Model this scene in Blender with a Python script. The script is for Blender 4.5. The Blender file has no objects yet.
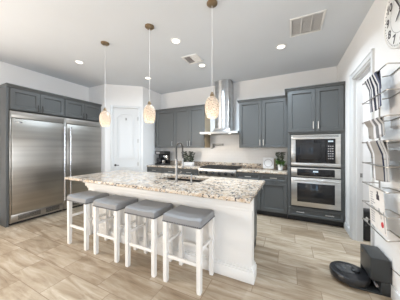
import bpy, bmesh, math, random
from mathutils import Vector, Matrix
random.seed(7)
S = bpy.context.scene
COL = S.collection
R = math.radians
PI = math.pi
# ------------------------------------------------------------------ camera, world, light, exposure
cd = bpy.data.cameras.new('camera'); cam = bpy.data.objects.new('camera', cd); COL.objects.link(cam)
cam.location = (0, 0, 1.40); cam.rotation_euler = (R(90), 0, R(26.1))
cd.sensor_width = 36; cd.lens = 16.56; cd.shift_y = -2/400; cd.clip_start = .02
S.camera = cam
S.view_settings.view_transform = 'Standard'; S.view_settings.look = 'None'
S.view_settings.gamma = 1; S.view_settings.use_curve_mapping = False
S.view_settings.exposure = -0.56
w = bpy.data.worlds.new('world'); S.world = w; w.use_nodes = True
w.node_tree.nodes['Background'].inputs[0].default_value = (.72, .85, 1, 1)
w.node_tree.nodes['Background'].inputs[1].default_value = 1.0
CH = 3.07            # ceiling height
XR = .86             # face of right wall
YB = 4.60            # face of back wall
XL = -5.0            # face of left wall

def area(name, loc, rot, sx, sy, power, color):
    l = bpy.data.lights.new(name, 'AREA'); l.shape = 'RECTANGLE'; l.size = sx; l.size_y = sy
    l.energy = power; l.color = color
    o = bpy.data.objects.new(name, l); o.location = loc; o.rotation_euler = rot; COL.objects.link(o)
    return o
# daylight through the great room's glass doors and windows, plus an added left fill
area('daylight_rear', (-2.6, -4.38, 1.45), (R(90), 0, PI), 3.4, 2.5, 220, (.42, .70, 1))
area('daylight_rear_b', (1.6, -4.38, 1.45), (R(90), 0, PI), 2.2, 2.3, 540, (.42, .70, 1))
area('daylight_side', (4.36, -2.0, 1.5), (R(90), 0, R(90)), 3.4, 2.2, 340, (.95, .97, 1))
area('fill_left', (XL+.14, -1.3, 1.3), (R(90), 0, R(-90)), 3.0, 1.8, 360, (1, .89, .76))  # fill light added on the left to brighten the right wall

# ------------------------------------------------------------------ materials
def mat(name, col, rough=.5, metal=0, spec=None, **kw):
    m = bpy.data.materials.new(name); m.use_nodes = True
    b = m.node_tree.nodes['Principled BSDF']
    b.inputs['Base Color'].default_value = (*col, 1)
    b.inputs['Roughness'].default_value = rough
    b.inputs['Metallic'].default_value = metal
    if spec is not None: b.inputs['Specular IOR Level'].default_value = spec
    for k, v in kw.items(): b.inputs[k].default_value = v
    return m
class G:
    """small node-graph helper"""
    def __init__(s, m): s.t = m.node_tree; s.b = s.t.nodes.get('Principled BSDF')
    def n(s, typ, **kw):
        nd = s.t.nodes.new(typ)
        for k, v in kw.items():
            if k.startswith('i_'): nd.inputs[k[2:].replace('_', ' ')].default_value = v
            else: setattr(nd, k, v)
        return nd
    def l(s, a, b): s.t.links.new(a, b)
    def math(s, op, a, b=None, c=None):
        nd = s.t.nodes.new('ShaderNodeMath'); nd.operation = op
        for i, v in enumerate((a, b, c)):
            if v is None: continue
            if isinstance(v, (int, float)): nd.inputs[i].default_value = v
            else: s.l(v, nd.inputs[i])
        return nd.outputs[0]
    def ramp(s, fac, stops):
        nd = s.t.nodes.new('ShaderNodeValToRGB'); e = nd.color_ramp.elements
        while len(e) < len(stops): e.new(.5)
        for i, (p, c) in enumerate(stops): e[i].position = p; e[i].color = (*c, 1)
        s.l(fac, nd.inputs[0]); return nd.outputs[0]
    def mix(s, f, a, b, mode='MIX'):
        nd = s.t.nodes.new('ShaderNodeMix'); nd.data_type = 'RGBA'; nd.blend_type = mode
        for i, v in ((0, f), (6, a), (7, b)):
            if isinstance(v, (int, float)): nd.inputs[i].default_value = v
            elif isinstance(v, tuple): nd.inputs[i].default_value = (*v, 1)
            else: s.l(v, nd.inputs[i])
        return nd.outputs[2]
    def coord(s): return s.n('ShaderNodeTexCoord').outputs['Object']
    def mapped(s, scale, rot=(0, 0, 0), loc=(0, 0, 0)):
        mp = s.n('ShaderNodeMapping'); mp.inputs['Scale'].default_value = scale
        mp.inputs['Rotation'].default_value = rot; mp.inputs['Location'].default_value = loc
        s.l(s.coord(), mp.inputs[0]); return mp.outputs[0]
    def noise(s, vec, scale, detail=4, rough=.5, dist=0):
        nd = s.n('ShaderNodeTexNoise'); nd.inputs['Scale'].default_value = scale
        nd.inputs['Detail'].default_value = detail; nd.inputs['Roughness'].default_value = rough
        nd.inputs['Distortion'].default_value = dist
        if vec is not None: s.l(vec, nd.inputs['Vector'])
        return nd.outputs['Fac']
    def bump(s, h, strength=.1, dist=.01):
        nd = s.n('ShaderNodeBump'); nd.inputs['Strength'].default_value = strength; nd.inputs['Distance'].default_value = dist
        s.l(h, nd.inputs['Height']); s.l(nd.outputs[0], s.b.inputs['Normal'])

def paint(name, col, rough=.6, k=.02):
    m = mat(name, col, rough); g = G(m)
    f = g.noise(g.coord(), 3, 5)
    g.l(g.mix(f, tuple(c*(1-k) for c in col), tuple(min(1, c*(1+k)) for c in col)), g.b.inputs['Base Color'])
    g.bump(g.noise(g.coord(), 180, 2), .05, .002)
    return m
M = {}
M['wall'] = paint('wall_paint', (.86, .855, .85), .7)
M['ceil'] = paint('ceiling_paint', (.71, .745, .79), .8)
M['trim'] = paint('trim_paint', (.72, .73, .735), .35, .01)
M['cab'] = paint('cabinet_grey_paint', (.094, .099, .100), .42, .03)
M['dark'] = mat('toe_kick_dark', (.03, .03, .032), .6)
M['isl'] = paint('island_white_paint', (.72, .71, .69), .4, .01)
M['black'] = mat('black_gloss', (.012, .012, .014), .12)
M['blackm'] = mat('black_matte', (.02, .02, .022), .55)
M['iron'] = mat('cast_iron', (.025, .023, .022), .6)
M['pull'] = mat('pull_bronze', (.06, .055, .05), .35, .9)
M['nick'] = mat('nickel', (.27, .265, .26), .32, 1)
M['pulln'] = mat('pull_nickel', (.62, .61, .60), .3, 1)
M['chrome'] = mat('chrome', (.75, .75, .76), .15, 1)
M['bronze'] = mat('pendant_bronze', (.30, .22, .14), .35, .9)
M['white'] = mat('white_gloss', (.85, .85, .84), .3)
M['tan_flat'] = mat('tan_brown', (.40, .32, .22), .5)

def steel(name, axis, base=(.60, .59, .575), rough=.24, rot=0.0):
    m = mat(name, base, rough, 1); g = G(m)
    sc = [3, 3, 3]; sc[axis] = 900
    tn = g.n('ShaderNodeTangent', direction_type='RADIAL', axis='Z'); g.l(tn.outputs[0], g.b.inputs['Tangent'])
    g.b.inputs['Anisotropic'].default_value = .85; g.b.inputs['Anisotropic Rotation'].default_value = rot
    f2 = g.noise(g.mapped((.2, .2, 9)), 1, 3)
    g.l(g.ramp(f2, [(.3, tuple(c*.82 for c in base)), (.7, tuple(min(1, c*1.12) for c in base))]), g.b.inputs['Base Color'])
    return m
M['steelx'] = steel('brushed_steel', 0, (.66, .65, .63), .34)
M['steelv'] = steel('brushed_steel_hood', 2, (.58, .585, .59), .30, .25)

def granite():
    m = mat('granite', (.8, .75, .68), .16); g = G(m)
    c = g.coord()
    big = g.noise(c, 16, 6, .66, .5)
    base = g.ramp(big, [(.28, (.27, .185, .12)), (.40, (.46, .35, .25)), (.50, (.57, .475, .375)), (.63, (.61, .565, .50)), (.78, (.42, .34, .26))])
    v = g.n('ShaderNodeTexVoronoi'); v.inputs['Scale'].default_value = 68; g.l(c, v.inputs['Vector'])
    cellr = g.n('ShaderNodeSeparateColor'); g.l(v.outputs['Color'], cellr.inputs[0])
    clus = g.noise(g.mapped((1, 1, 1), loc=(3, 7, 1)), 13, 5, .65)
    dk = g.math('MULTIPLY', g.math('GREATER_THAN', cellr.outputs[0], .55), g.math('GREATER_THAN', clus, .50))
    dk2 = g.math('GREATER_THAN', g.noise(g.mapped((1, 1, 1), loc=(9, 2, 4)), 34, 4, .6), .60)
    base = g.mix(g.math('MULTIPLY', dk2, .6), base, (.40, .30, .21))
    base = g.mix(g.math('MULTIPLY', dk, .93), base, (.05, .05, .06))
    wh = g.math('GREATER_THAN', cellr.outputs[1], .86)
    base = g.mix(g.math('MULTIPLY', wh, .45), base, (.78, .76, .73))
    g.l(base, g.b.inputs['Base Color'])
    return m
M['granite'] = granite()

def floor_mat():
    m = mat('floor_tile', (.6, .5, .4), .34); g = G(m)
    sp = g.n('ShaderNodeSeparateXYZ'); g.l(g.coord(), sp.inputs[0])
    x, y = sp.outputs[0], sp.outputs[1]
    TW, TH = .61, .305
    yy = g.math('DIVIDE', g.math('SUBTRACT', y, .91), TH)
    row = g.math('FLOOR', yy); fy = g.math('FRACT', yy)
    xx = g.math('DIVIDE', g.math('ADD', g.math('ADD', x, .34), g.math('MULTIPLY', row, .20333)), TW)
    ti = g.math('FLOOR', xx); fx = g.math('FRACT', xx)
    cb = g.n('ShaderNodeCombineXYZ'); g.l(ti, cb.inputs[0]); g.l(row, cb.inputs[1])
    wn = g.n('ShaderNodeTexWhiteNoise', noise_dimensions='2D'); g.l(cb.outputs[0], wn.inputs['Vector'])
    rnd = wn.outputs['Value']
    # veins: stretched along the tile, turned a little per tile
    mp = g.n('ShaderNodeMapping'); g.l(g.coord(), mp.inputs[0])
    rc = g.n('ShaderNodeCombineXYZ'); g.l(g.math('MULTIPLY', g.math('SUBTRACT', rnd, .5), .9), rc.inputs[2]); g.l(rc.outputs[0], mp.inputs['Rotation'])
    lc = g.n('ShaderNodeCombineXYZ'); g.l(g.math('MULTIPLY', rnd, 37), lc.inputs[1]); g.l(g.math('MULTIPLY', rnd, 91), lc.inputs[0]); g.l(lc.outputs[0], mp.inputs['Location'])
    mp.inputs['Scale'].default_value = (1.7, 10, 1)
    f = g.noise(mp.outputs[0], 1.3, 6, .62, .7)
    c = g.ramp(f, [(.30, (.24, .172, .11)), (.43, (.35, .27, .19)), (.55, (.43, .35, .258)), (.70, (.53, .46, .375))])
    tint = g.ramp(rnd, [(0, (.74, .71, .67)), (.5, (1, 1, 1)), (1, (1.12, 1.15, 1.18))])
    c = g.mix(1.0, c, tint, 'MULTIPLY')
    ex = g.math('MULTIPLY', g.math('MINIMUM', fx, g.math('SUBTRACT', 1, fx)), TW)
    ey = g.math('MULTIPLY', g.math('MINIMUM', fy, g.math('SUBTRACT', 1, fy)), TH)
    gr = g.math('LESS_THAN', g.math('MINIMUM', ex, ey), .0032)
    c = g.mix(gr, c, (.27, .20, .14))
    g.l(c, g.b.inputs['Base Color'])
    g.l(g.math('ADD', g.math('MULTIPLY', gr, .4), .33), g.b.inputs['Roughness'])
    return m
M['floor'] = floor_mat()

def splash():
    m = mat('white_splash_tile', (.82, .79, .765), .25); g = G(m)
    mp = g.mapped((1, 1, 1), rot=(R(90), 0, 0))
    b = g.n('ShaderNodeTexBrick'); g.l(mp, b.inputs['Vector'])
    b.inputs['Color1'].default_value = (.83, .815, .80, 1); b.inputs['Color2'].default_value = (.82, .805, .79, 1)
    b.inputs['Mortar'].default_value = (.78, .765, .75, 1); b.inputs['Scale'].default_value = 1
    b.inputs['Brick Width'].default_value = .15; b.inputs['Row Height'].default_value = .075; b.inputs['Mortar Size'].default_value = .003
    g.l(b.outputs['Color'], g.b.inputs['Base Color'])
    return m
M['splash'] = splash()

def emis(name, col, s):
    m = bpy.data.materials.new(name); m.use_nodes = True; t = m.node_tree
    t.nodes.remove(t.nodes['Principled BSDF'])
    e = t.nodes.new('ShaderNodeEmission'); e.inputs[0].default_value = (*col, 1); e.inputs[1].default_value = s
    t.links.new(e.outputs[0], t.nodes['Material Output'].inputs[0]); return m
M['lens'] = emis('downlight_lens', (1, .93, .82), 5)
M['bulb'] = emis('pendant_bulb', (1, .84, .68), 1.6)
M['led'] = emis('display_glow', (.75, .9, 1), 1.5)

def shade_mat():
    m = bpy.data.materials.new('crackle_glass'); m.use_nodes = True; t = m.node_tree; g = G(m)
    t.nodes.remove(g.b)
    c = g.coord()
    v = g.n('ShaderNodeTexVoronoi', feature='DISTANCE_TO_EDGE'); v.inputs['Scale'].default_value = 42; g.l(c, v.inputs['Vector'])
    line = g.math('LESS_THAN', v.outputs['Distance'], .16)
    tr = g.n('ShaderNodeBsdfTransparent'); tr.inputs[0].default_value = (1, .97, .92, 1)
    tl = g.n('ShaderNodeBsdfTranslucent'); tl.inputs[0].default_value = (.80, .72, .64, 1)
    df = g.n('ShaderNodeBsdfPrincipled'); df.inputs['Base Color'].default_value = (.74, .69, .63, 1); df.inputs['Roughness'].default_value = .15
    a = g.n('ShaderNodeMixShader'); a.inputs[0].default_value = .5; g.l(tl.outputs[0], a.inputs[1]); g.l(df.outputs[0], a.inputs[2])
    b = g.n('ShaderNodeMixShader'); g.l(g.math('ADD', g.math('MULTIPLY', line, .50), .40), b.inputs[0])
    g.l(tr.outputs[0], b.inputs[1]); g.l(a.outputs[0], b.inputs[2])
    g.l(b.outputs[0], t.nodes['Material Output'].inputs[0]); return m
M['shade'] = shade_mat()

def leather():
    m = mat('grey_leather', (.225, .23, .24), .5); g = G(m)
    g.bump(g.noise(g.coord(), 90, 4), .15, .003); return m
M['leather'] = leather()
M['nail'] = mat('nailhead', (.07, .07, .08), .4, .8)
M['robot'] = mat('robot_black', (.018, .018, .02), .3)
M['lid'] = mat('robot_lid', (.065, .067, .07), .25)
M['dock'] = mat('dock_charcoal', (.028, .031, .033), .38)
M['leaf'] = mat('leaf_green', (.10, .20, .05), .5)
M['leafd'] = mat('leaf_dark', (.07, .085, .06), .5)
M['rackm'] = mat('rack_metal', (.42, .40, .37), .35, .85)
M['paper'] = mat('paper', (.80, .76, .72), .6)
M['ink'] = mat('ink_dark', (.05, .04, .05), .6)
M['red'] = mat('ink_red', (.55, .04, .05), .5)
M['inkg'] = mat('ink_grey', (.38, .36, .36), .6)
M['lgrey'] = mat('light_grey', (.72, .72, .73), .6)
M['glass'] = mat('oven_glass', (.02, .02, .022), .06)

def stripes(name, base, bands):
    """cloth with stripes along its length; local x runs 0..1 across the towel (UV)"""
    m = mat(name, base, .9, spec=.1); g = G(m)
    uv = g.n('ShaderNodeTexCoord').outputs['UV']; sp = g.n('ShaderNodeSeparateXYZ'); g.l(uv, sp.inputs[0])
    r = g.t.nodes.new('ShaderNodeValToRGB'); r.color_ramp.interpolation = 'CONSTANT'
    e = r.color_ramp.elements; stops = bands
    while len(e) < len(stops): e.new(.5)
    for i, (p, c) in enumerate(stops): e[i].position = p; e[i].color = (*c, 1)
    g.l(sp.outputs[0], r.inputs[0]); g.l(r.outputs[0], g.b.inputs['Base Color'])
    g.bump(g.noise(g.coord(), 400, 2), .2, .002)
    return m

# ------------------------------------------------------------------ mesh builder
class MB:
    def __init__(s): s.bm = bmesh.new()
    def box(s, x0, x1, y0, y1, z0, z1, b=0, seg=2):
        vs = [s.bm.verts.new(p) for p in ((x0,y0,z0),(x1,y0,z0),(x1,y1,z0),(x0,y1,z0),(x0,y0,z1),(x1,y0,z1),(x1,y1,z1),(x0,y1,z1))]
        fs = [s.bm.faces.new([vs[i] for i in f]) for f in ((3,2,1,0),(4,5,6,7),(0,1,5,4),(1,2,6,5),(2,3,7,6),(3,0,4,7))]
        if b > 0:
            es = list({e for f in fs for e in f.edges})
            bmesh.ops.bevel(s.bm, geom=es, offset=b, segments=seg, affect='EDGES', profile=.5)
        return s
    def prism(s, poly, z0, z1):
        a = [s.bm.verts.new((x, y, z0)) for x, y in poly]; b = [s.bm.verts.new((x, y, z1)) for x, y in poly]
        n = len(poly); s.bm.faces.new(a[::-1]); s.bm.faces.new(b)
        for i in range(n): s.bm.faces.new((a[i], a[(i+1) % n], b[(i+1) % n], b[i]))
        return s
    def prism_axis(s, poly, u0, u1, axis):
        """poly in the two remaining axes (cyclic order), extruded along axis"""
        def P(u, p):
            return {0: (u, p[0], p[1]), 1: (p[0], u, p[1]), 2: (p[0], p[1], u)}[axis]
        a = [s.bm.verts.new(P(u0, p)) for p in poly]; b = [s.bm.verts.new(P(u1, p)) for p in poly]
        n = len(poly); s.bm.faces.new(a[::-1]); s.bm.faces.new(b)
        for i in range(n): s.bm.faces.new((a[i], a[(i+1) % n], b[(i+1) % n], b[i]))
        return s
    def tube(s, pts, r, n=8, closed=False, radii=None):
        pts = [Vector(p) for p in pts]; rings = []; m = len(pts); up = None
        for i, p in enumerate(pts):
            if closed: t = (pts[(i+1) % m]-pts[i-1])
            else: t = pts[min(i+1, m-1)]-pts[max(i-1, 0)]
            t.normalize()
            if up is None or abs(up.dot(t)) > .99:
                up = Vector((0, 0, 1)) if abs(t.z) < .9 else Vector((1, 0, 0))
            a = (up - t*up.dot(t)).normalized(); up = a; b = t.cross(a)
            rr = radii[i] if radii else r
            rings.append([s.bm.verts.new(p + a*rr*math.cos(2*PI*k/n) + b*rr*math.sin(2*PI*k/n)) for k in range(n)])
        for i in range(m if closed else m-1):
            A, B = rings[i], rings[(i+1) % m]
            for k in range(n): s.bm.faces.new((A[k], A[(k+1) % n], B[(k+1) % n], B[k]))
        if not closed:
            s.bm.faces.new(rings[0][::-1]); s.bm.faces.new(rings[-1])
        return s
    def cyl(s, p0, p1, r, r1=None, n=16):
        return s.tube([p0, p1], r, n, radii=[r, r if r1 is None else r1])
    def lathe(s, prof, c=(0, 0, 0), n=24, axis=2, cap=True):
        """profile of (radius, height) turned about an axis through c"""
        rings = []
        for r, h in prof:
            ring = []
            for k in range(n):
                a = 2*PI*k/n; u, v = r*math.cos(a), r*math.sin(a)
                p = {2: (u, v, h), 1: (v, h, u), 0: (h, u, v)}[axis]
                ring.append(s.bm.verts.new((c[0]+p[0], c[1]+p[1], c[2]+p[2])))
            rings.append(ring)
        for A, B in zip(rings, rings[1:]):
            for k in range(n): s.bm.faces.new((A[k], A[(k+1) % n], B[(k+1) % n], B[k]))
        if cap:
            s.bm.faces.new(rings[0][::-1]); s.bm.faces.new(rings[-1])
        return s
    def ball(s, c, r, u=8, v=6, sc=(1, 1, 1)):
        bmesh.ops.create_uvsphere(s.bm, u_segments=u, v_segments=v, radius=r, matrix=Matrix.Translation(c) @ Matrix.Diagonal((*sc, 1)))
        return s
    def quad(s, *p): s.bm.faces.new([s.bm.verts.new(q) for q in p]); return s
    def build(s, name, m, parent=None, loc=None, rotz=0, smooth=True, norm=True):
        if norm: bmesh.ops.recalc_face_normals(s.bm, faces=s.bm.faces)
        me = bpy.data.meshes.new(name); s.bm.to_mesh(me); s.bm.free()
        if smooth:
            me.polygons.foreach_set('use_smooth', [True]*len(me.polygons)); me.set_sharp_from_angle(angle=R(32))
        for mm in (m if isinstance(m, (list, tuple)) else [m]):
            me.materials.append(M[mm] if isinstance(mm, str) else mm)
        o = bpy.data.objects.new(name, me); COL.objects.link(o)
        if parent is not None: o.parent = parent
        if loc is not None: o.location = loc; o.rotation_euler = (0, 0, rotz)
        return o
def tag(o, label, cat, group=None, kind=None):
    o['label'] = label; o['category'] = cat
    if group: o['group'] = group
    if kind: o['kind'] = kind
    return o
def thing(name, label, cat, loc=(0, 0, 0), rotz=0, group=None, kind=None):
    o = bpy.data.objects.new(name, None); o.empty_display_size = .1; COL.objects.link(o)
    o.location = loc; o.rotation_euler = (0, 0, rotz)
    return tag(o, label, cat, group, kind)
def copy_tree(o, parent=None):
    c = o.copy(); COL.objects.link(c)
    if parent is not None: c.parent = parent
    for ch in list(o.children): copy_tree(ch, c)
    return c
def struct(name, mb, m, label, cat, parent=None):
    o = mb.build(name, m, parent)
    if parent is None: tag(o, label, cat, kind='structure')
    return o

# ------------------------------------------------------------------ setting
struct('floor', MB().box(XL-.2, 4.6, -4.6, YB+.2, -.1, 0), 'floor', 'tan stone-look rectangular tile floor with thin brown grout', 'floor')
struct('ceiling', MB().box(XL-.2, 4.6, -4.6, YB+.2, CH, CH+.1), 'ceil', 'smooth pale grey painted ceiling', 'ceiling')
struct('wall_back', MB().box(XL-.2, XR+.12, YB, YB+.15, 0, CH), 'wall', 'white kitchen wall behind range hood and grey cabinets', 'wall')
struct('wall_left', MB().box(XL-.15, XL, .4, YB, 0, CH).box(XL-.15, XL, -4.6, -3.0, 0, CH).box(XL-.15, XL, -3.0, .4, 0, .35).box(XL-.15, XL, -3.0, .4, 2.65, CH), 'wall', 'beige wall above the refrigerator cabinets', 'wall')
# right wall with the doorway Y 2.85..3.56
wr = MB(); DY0, DY1, DZ = 2.82, 3.56, 2.46
wr.box(XR, XR+.12, 1.5, DY0, 0, CH); wr.box(XR, XR+.12, DY1, YB, 0, CH); wr.box(XR, XR+.12, DY0, DY1, DZ, CH)
struct('wall_right', wr, 'wall', 'beige wall with round clock, wire rack and doorway', 'wall')
PW = [(XL, 3.22), (-4.338, 3.22), (-3.60, 3.815), (-3.60, YB), (XL, YB)]
struct('wall_pantry', MB().prism(PW, 0, CH), 'wall', 'angled corner pantry wall holding the white arched door', 'wall')
# great room behind the camera
struct('wall_nook', MB().box(XR+.12, 4.6, 1.5, 1.65, 0, CH), 'wall', 'wall of the great room beside the kitchen', 'wall')
we = MB(); we.box(4.45, 4.6, -4.6, -3.8, 0, CH); we.box(4.45, 4.6, -.2, 1.5, 0, CH); we.box(4.45, 4.6, -3.8, -.2, 0, .35); we.box(4.45, 4.6, -3.8, -.2, 2.65, CH)
struct('wall_side', we, 'wall', 'great room side wall with a wide window', 'wall')
wq = MB(); wq.box(XL, -4.4, -4.6, -4.45, 0, CH); wq.box(-.8, .4, -4.6, -4.45, 0, CH); wq.box(2.8, 4.45, -4.6, -4.45, 0, CH)
wq.box(-4.4, -.8, -4.6, -4.45, 2.75, CH); wq.box(.4, 2.8, -4.6, -4.45, 2.65, CH); wq.box(.4, 2.8, -4.6, -4.45, 0, .25)
struct('wall_rear', wq, 'wall', 'great room rear wall with glass doors and window', 'wall')
def window(name, x0, x1, z0, z1, label, axis):
    o = MB(); t = .05
    def bx(a0, a1, b0, b1):
        if axis == 1: o.box(a0, a1, -4.54, -4.49, b0, b1)
        elif axis == 2: o.box(XL-.10, XL-.05, a0, a1, b0, b1)
        else: o.box(4.50, 4.55, a0, a1, b0, b1)
    bx(x0, x0+t, z0, z1); bx(x1-t, x1, z0, z1); bx(x0+t, x1-t, z0, z0+t); bx(x0+t, x1-t, z1-t, z1)
    xm = (x0+x1)/2; bx(xm-.03, xm+.03, z0+t, z1-t)
    struct(name, o, 'trim', label, 'window')
window('window_1', -4.4, -.8, 0, 2.75, 'white framed sliding glass door of great room', 1)
window('window_2', .4, 2.8, .25, 2.65, 'white framed rear window of great room', 1)
window('window_3', -3.8, -.2, .35, 2.65, 'white framed side window of great room', 0)
window('window_added', -3.0, .4, .35, 2.65, 'added white framed window, unseen, in the left wall of great room', 2)  # unseen window, added only to go with the left fill light
# laundry room seen through the doorway
wl = MB(); wl.box(XR+.12, 2.7, 4.35, 4.5, 0, CH); wl.box(2.6, 2.7, 1.65, 4.35, 0, CH)
struct('wall_laundry', wl, 'wall', 'white wall of the room beyond the doorway', 'wall')
# casing and jamb of the doorway
tr = MB()
def casing_right(b, y0, y1, z1, wdt, x):
    b.box(x-.02, x, y0-wdt, y0, 0, z1+wdt, .004); b.box(x-.02, x, y1, y1+wdt, 0, z1+wdt, .004); b.box(x-.02, x, y0, y1, z1, z1+wdt, .004)
    b.box(x-.028, x-.02, y0-wdt, y0-wdt+.02, 0, z1+wdt, .003); b.box(x-.028, x-.02, y1+wdt-.02, y1+wdt, 0, z1+wdt, .003)
    b.box(x-.028, x-.02, y0-wdt, y1+wdt, z1+wdt-.02, z1+wdt, .003)
casing_right(tr, DY0, DY1, DZ, .075, XR+.006)
tr.box(XR, XR+.12, DY1-.018, DY1, 0, DZ); tr.box(XR, XR+.12, DY0, DY0+.018, 0, DZ); tr.box(XR, XR+.12, DY0, DY1, DZ-.018, DZ)
tr.box(XR+.04, XR+.075, DY1-.032, DY1-.018, 0, DZ-.018); tr.box(XR+.04, XR+.075, DY0+.018, DY1-.018, DZ-.032, DZ-.018)
t1 = struct('trim_1', tr, 'trim', 'white door casing and jamb around right doorway', 'door casing')
MB().box(XR+.083, XR+.112, DY1-.022, DY1-.0178, .96, 1.02).build('strike_plate', 'nick', t1)
bb = MB(); bb.box(XR-.015, XR, DY1+.086, 4.0, 0, .12, .004); bb.box(XR-.015, XR, 1.5, DY0-.086, 0, .12, .004)
struct('baseboard_right', bb, 'trim', 'white baseboard along the right wall', 'baseboard')
# tiled splash behind counters and range
bs = MB(); bs.box(-3.598, -.045, YB-.012, YB, .90, 1.42); bs.box(-1.94, -1.07, YB-.012, YB, 1.42, 1.85)
struct('trim_2', bs, 'splash', 'white tile backsplash behind range and counters', 'backsplash')

# pantry door on the angled wall
A45 = math.atan2(.595, .738)
pd = thing('door_1', 'white two panel pantry door with arched upper panel', 'door', (-4.338, 3.22, 0), A45, kind='structure')
def arch_ring(b, x0, x1, z0, z1, rise, y0, y1, wd):
    """raised moulding with an arched top"""
    n = 12; o = []; i = []
    def curve(xa, xb, zt, rs): return [(xb + (xa-xb)*k/n, zt + rs*(1-(2*k/n-1)**2)) for k in range(n+1)]
    o = [(x0, z0), (x1, z0)] + curve(x0, x1, z1, rise)
    i = [(x0+wd, z0+wd), (x1-wd, z0+wd)] + curve(x0+wd, x1-wd, z1-wd, rise)
    N = len(o); vo = [[b.bm.verts.new((p[0], y, p[1])) for p in o] for y in (y0, y1)]; vi = [[b.bm.verts.new((p[0], y, p[1])) for p in i] for y in (y0, y1)]
    for k in range(N):
        q = (k+1) % N
        b.bm.faces.new((vo[0][k], vo[0][q], vi[0][q], vi[0][k])); b.bm.faces.new((vo[0][k], vo[0][q], vo[1][q], vo[1][k])); b.bm.faces.new((vi[0][k], vi[0][q], vi[1][q], vi[1][k]))
b = MB(); b.box(.205, .82, -.006, .0, .01, 2.455)
arch_ring(b, .285, .74, 1.12, 2.22, .10, -.024, -.004, .02); arch_ring(b, .33, .695, 1.175, 2.155, .085, -.018, -.004, .014)
arch_ring(b, .285, .74, .16, .90, 0, -.024, -.004, .02); arch_ring(b, .33, .695, .21, .85, 0, -.018, -.004, .014)
b.build('door_slab', 'trim', pd)
b = MB(); b.box(.135, .195, -.034, 0, 0, 2.52, .004); b.box(.83, .89, -.034, 0, 0, 2.52, .004); b.box(.195, .83, -.034, 0, 2.462, 2.52, .004)
b.build('casing', 'trim', pd)
b = MB(); b.lathe([(.027, -.006), (.027, -.014), (.012, -.018), (.012, -.045)], (.255, 0, .95), 16, 1); b.tube([(.255, -.045, .95), (.30, -.047, .95), (.35, -.045, .945)], .009, 8)
b.build('door_handle', 'pull', pd)
for z in (.35, .97, 1.59, 2.19):
    b = MB(); b.cyl((.8235, -.022, z-.05), (.8235, -.022, z+.05), .0075, n=8); b.build('hinge', 'nick', pd)
hk = MB(); hk.box(.505, .535, -.012, -.006, 2.14, 2.20, .004); hk.tube([(.52, -.012, 2.15), (.52, -.035, 2.135), (.52, -.045, 2.155)], .005, 6)
tag(hk.build('wall_hook', 'nick', None, (-4.338, 3.22, 0), A45), 'small grey hook fixed high on the pantry door', 'hook')

# ------------------------------------------------------------------ cabinets
def shaker(b, x0, x1, z0, z1, y=0, t=.02, fr=.06, rec=.017):
    """door or drawer front facing -Y: slab with a recessed panel and a chamfered inner edge"""
    yf = y-t
    fr = min(fr, (x1-x0)*.3, (z1-z0)*.3)
    o = [(x0, z0), (x1, z0), (x1, z1), (x0, z1)]
    def ring(d, yy): return [b.bm.verts.new((p[0]+(d if i in (0, 3) else -d), yy, p[1]+(d if i in (0, 1) else -d))) for i, p in enumerate(o)]
    R_ = [ring(0, y), ring(0, yf+.002), ring(.002, yf), ring(fr, yf), ring(fr+.008, yf+rec)]
    for A, B in zip(R_, R_[1:]):
        for i in range(4): b.bm.faces.new((A[i], A[(i+1) % 4], B[(i+1) % 4], B[i]))
    b.bm.faces.new(R_[-1]); b.bm.faces.new(R_[0][::-1])
def pull(b, x, z, vert=True, L=.13, y=-.02):
    h = L/2
    if vert:
        b.tube([(x, y-.028, z-h), (x, y-.028, z+h)], .0075, 8)
        for s in (-1, 1): b.cyl((x, y, z+s*h*.75), (x, y-.028, z+s*h*.75), .005, n=8)
    else:
        b.tube([(x-h, y-.028, z), (x+h, y-.028, z)], .0075, 8)
        for s in (-1, 1): b.cyl((x+s*h*.75, y, z), (x+s*h*.75, y-.028, z), .005, n=8)
def cabinet(name, label, loc, rotz, wd, d, z0, z1, fronts, toe=False, crown=0, cl=0, cr=0, group=None, side=None, cat='cabinet', crown_y=.045, top_open=False):
    """fronts: (kind, x0, x1, z0, z1, pulls) with pulls = list of (x, z, vertical)"""
    cat_dark = name == 'overhead_cabinet'
    t = thing(name, label, cat, loc, rotz, group)
    b = MB(); zb = z0+.10 if toe else z0
    if top_open:   # carcass without a top, for the sink
        s = .02
        b.box(0, s, 0, d, zb, z1); b.box(wd-s, wd, 0, d, zb, z1); b.box(s, wd-s, 0, d, zb, zb+s); b.box(s, wd-s, d-s, d, zb+s, z1); b.box(s, wd-s, 0, s, zb+s, z1)
    else: b.box(0, wd, 0, d, zb, z1)
    b.build('body', 'cab', t)
    if toe:
        MB().box(0, wd, .06, d, z0, zb).build('toe_kick', 'dark', t)
    if crown:
        c = MB(); e = crown_y
        # profile swept round the front and the free sides
        for (o0, o1, h0, h1) in ((.022, .030, 0, .35), (.030, e, .35, .75), (e, e, .75, 1)):
            za, zc = z1+crown*h0, z1+crown*h1
            xs = lambda o: (0-(o if cl else 0), wd+(o if cr else 0))
            a0, a1 = xs(o0); c0, c1 = xs(o1)
            v = [c.bm.verts.new(p) for p in ((a0, -o0, za), (a1, -o0, za), (a1, d, za), (a0, d, za), (c0, -o1, zc), (c1, -o1, zc), (c1, d, zc), (c0, d, zc))]
            for f in ((3,2,1,0),(4,5,6,7),(0,1,5,4),(1,2,6,5),(2,3,7,6),(3,0,4,7)): c.bm.faces.new([v[i] for i in f])
        c.build('crown_molding', 'cab', t)
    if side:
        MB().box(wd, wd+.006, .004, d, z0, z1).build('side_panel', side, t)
    for kd, x0, x1, fz0, fz1, pulls in fronts:
        b = MB(); shaker(b, x0, x1, fz0, fz1, t=.022, fr=.062 if kd == 'door' else .035)
        f = b.build(kd, 'cab', t)
        for (px, pz, vv) in pulls:
            b = MB(); pull(b, px, pz, vv); b.build('handle', 'pull' if cat_dark else 'pulln', f)
    return t
g_ = .003
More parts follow.
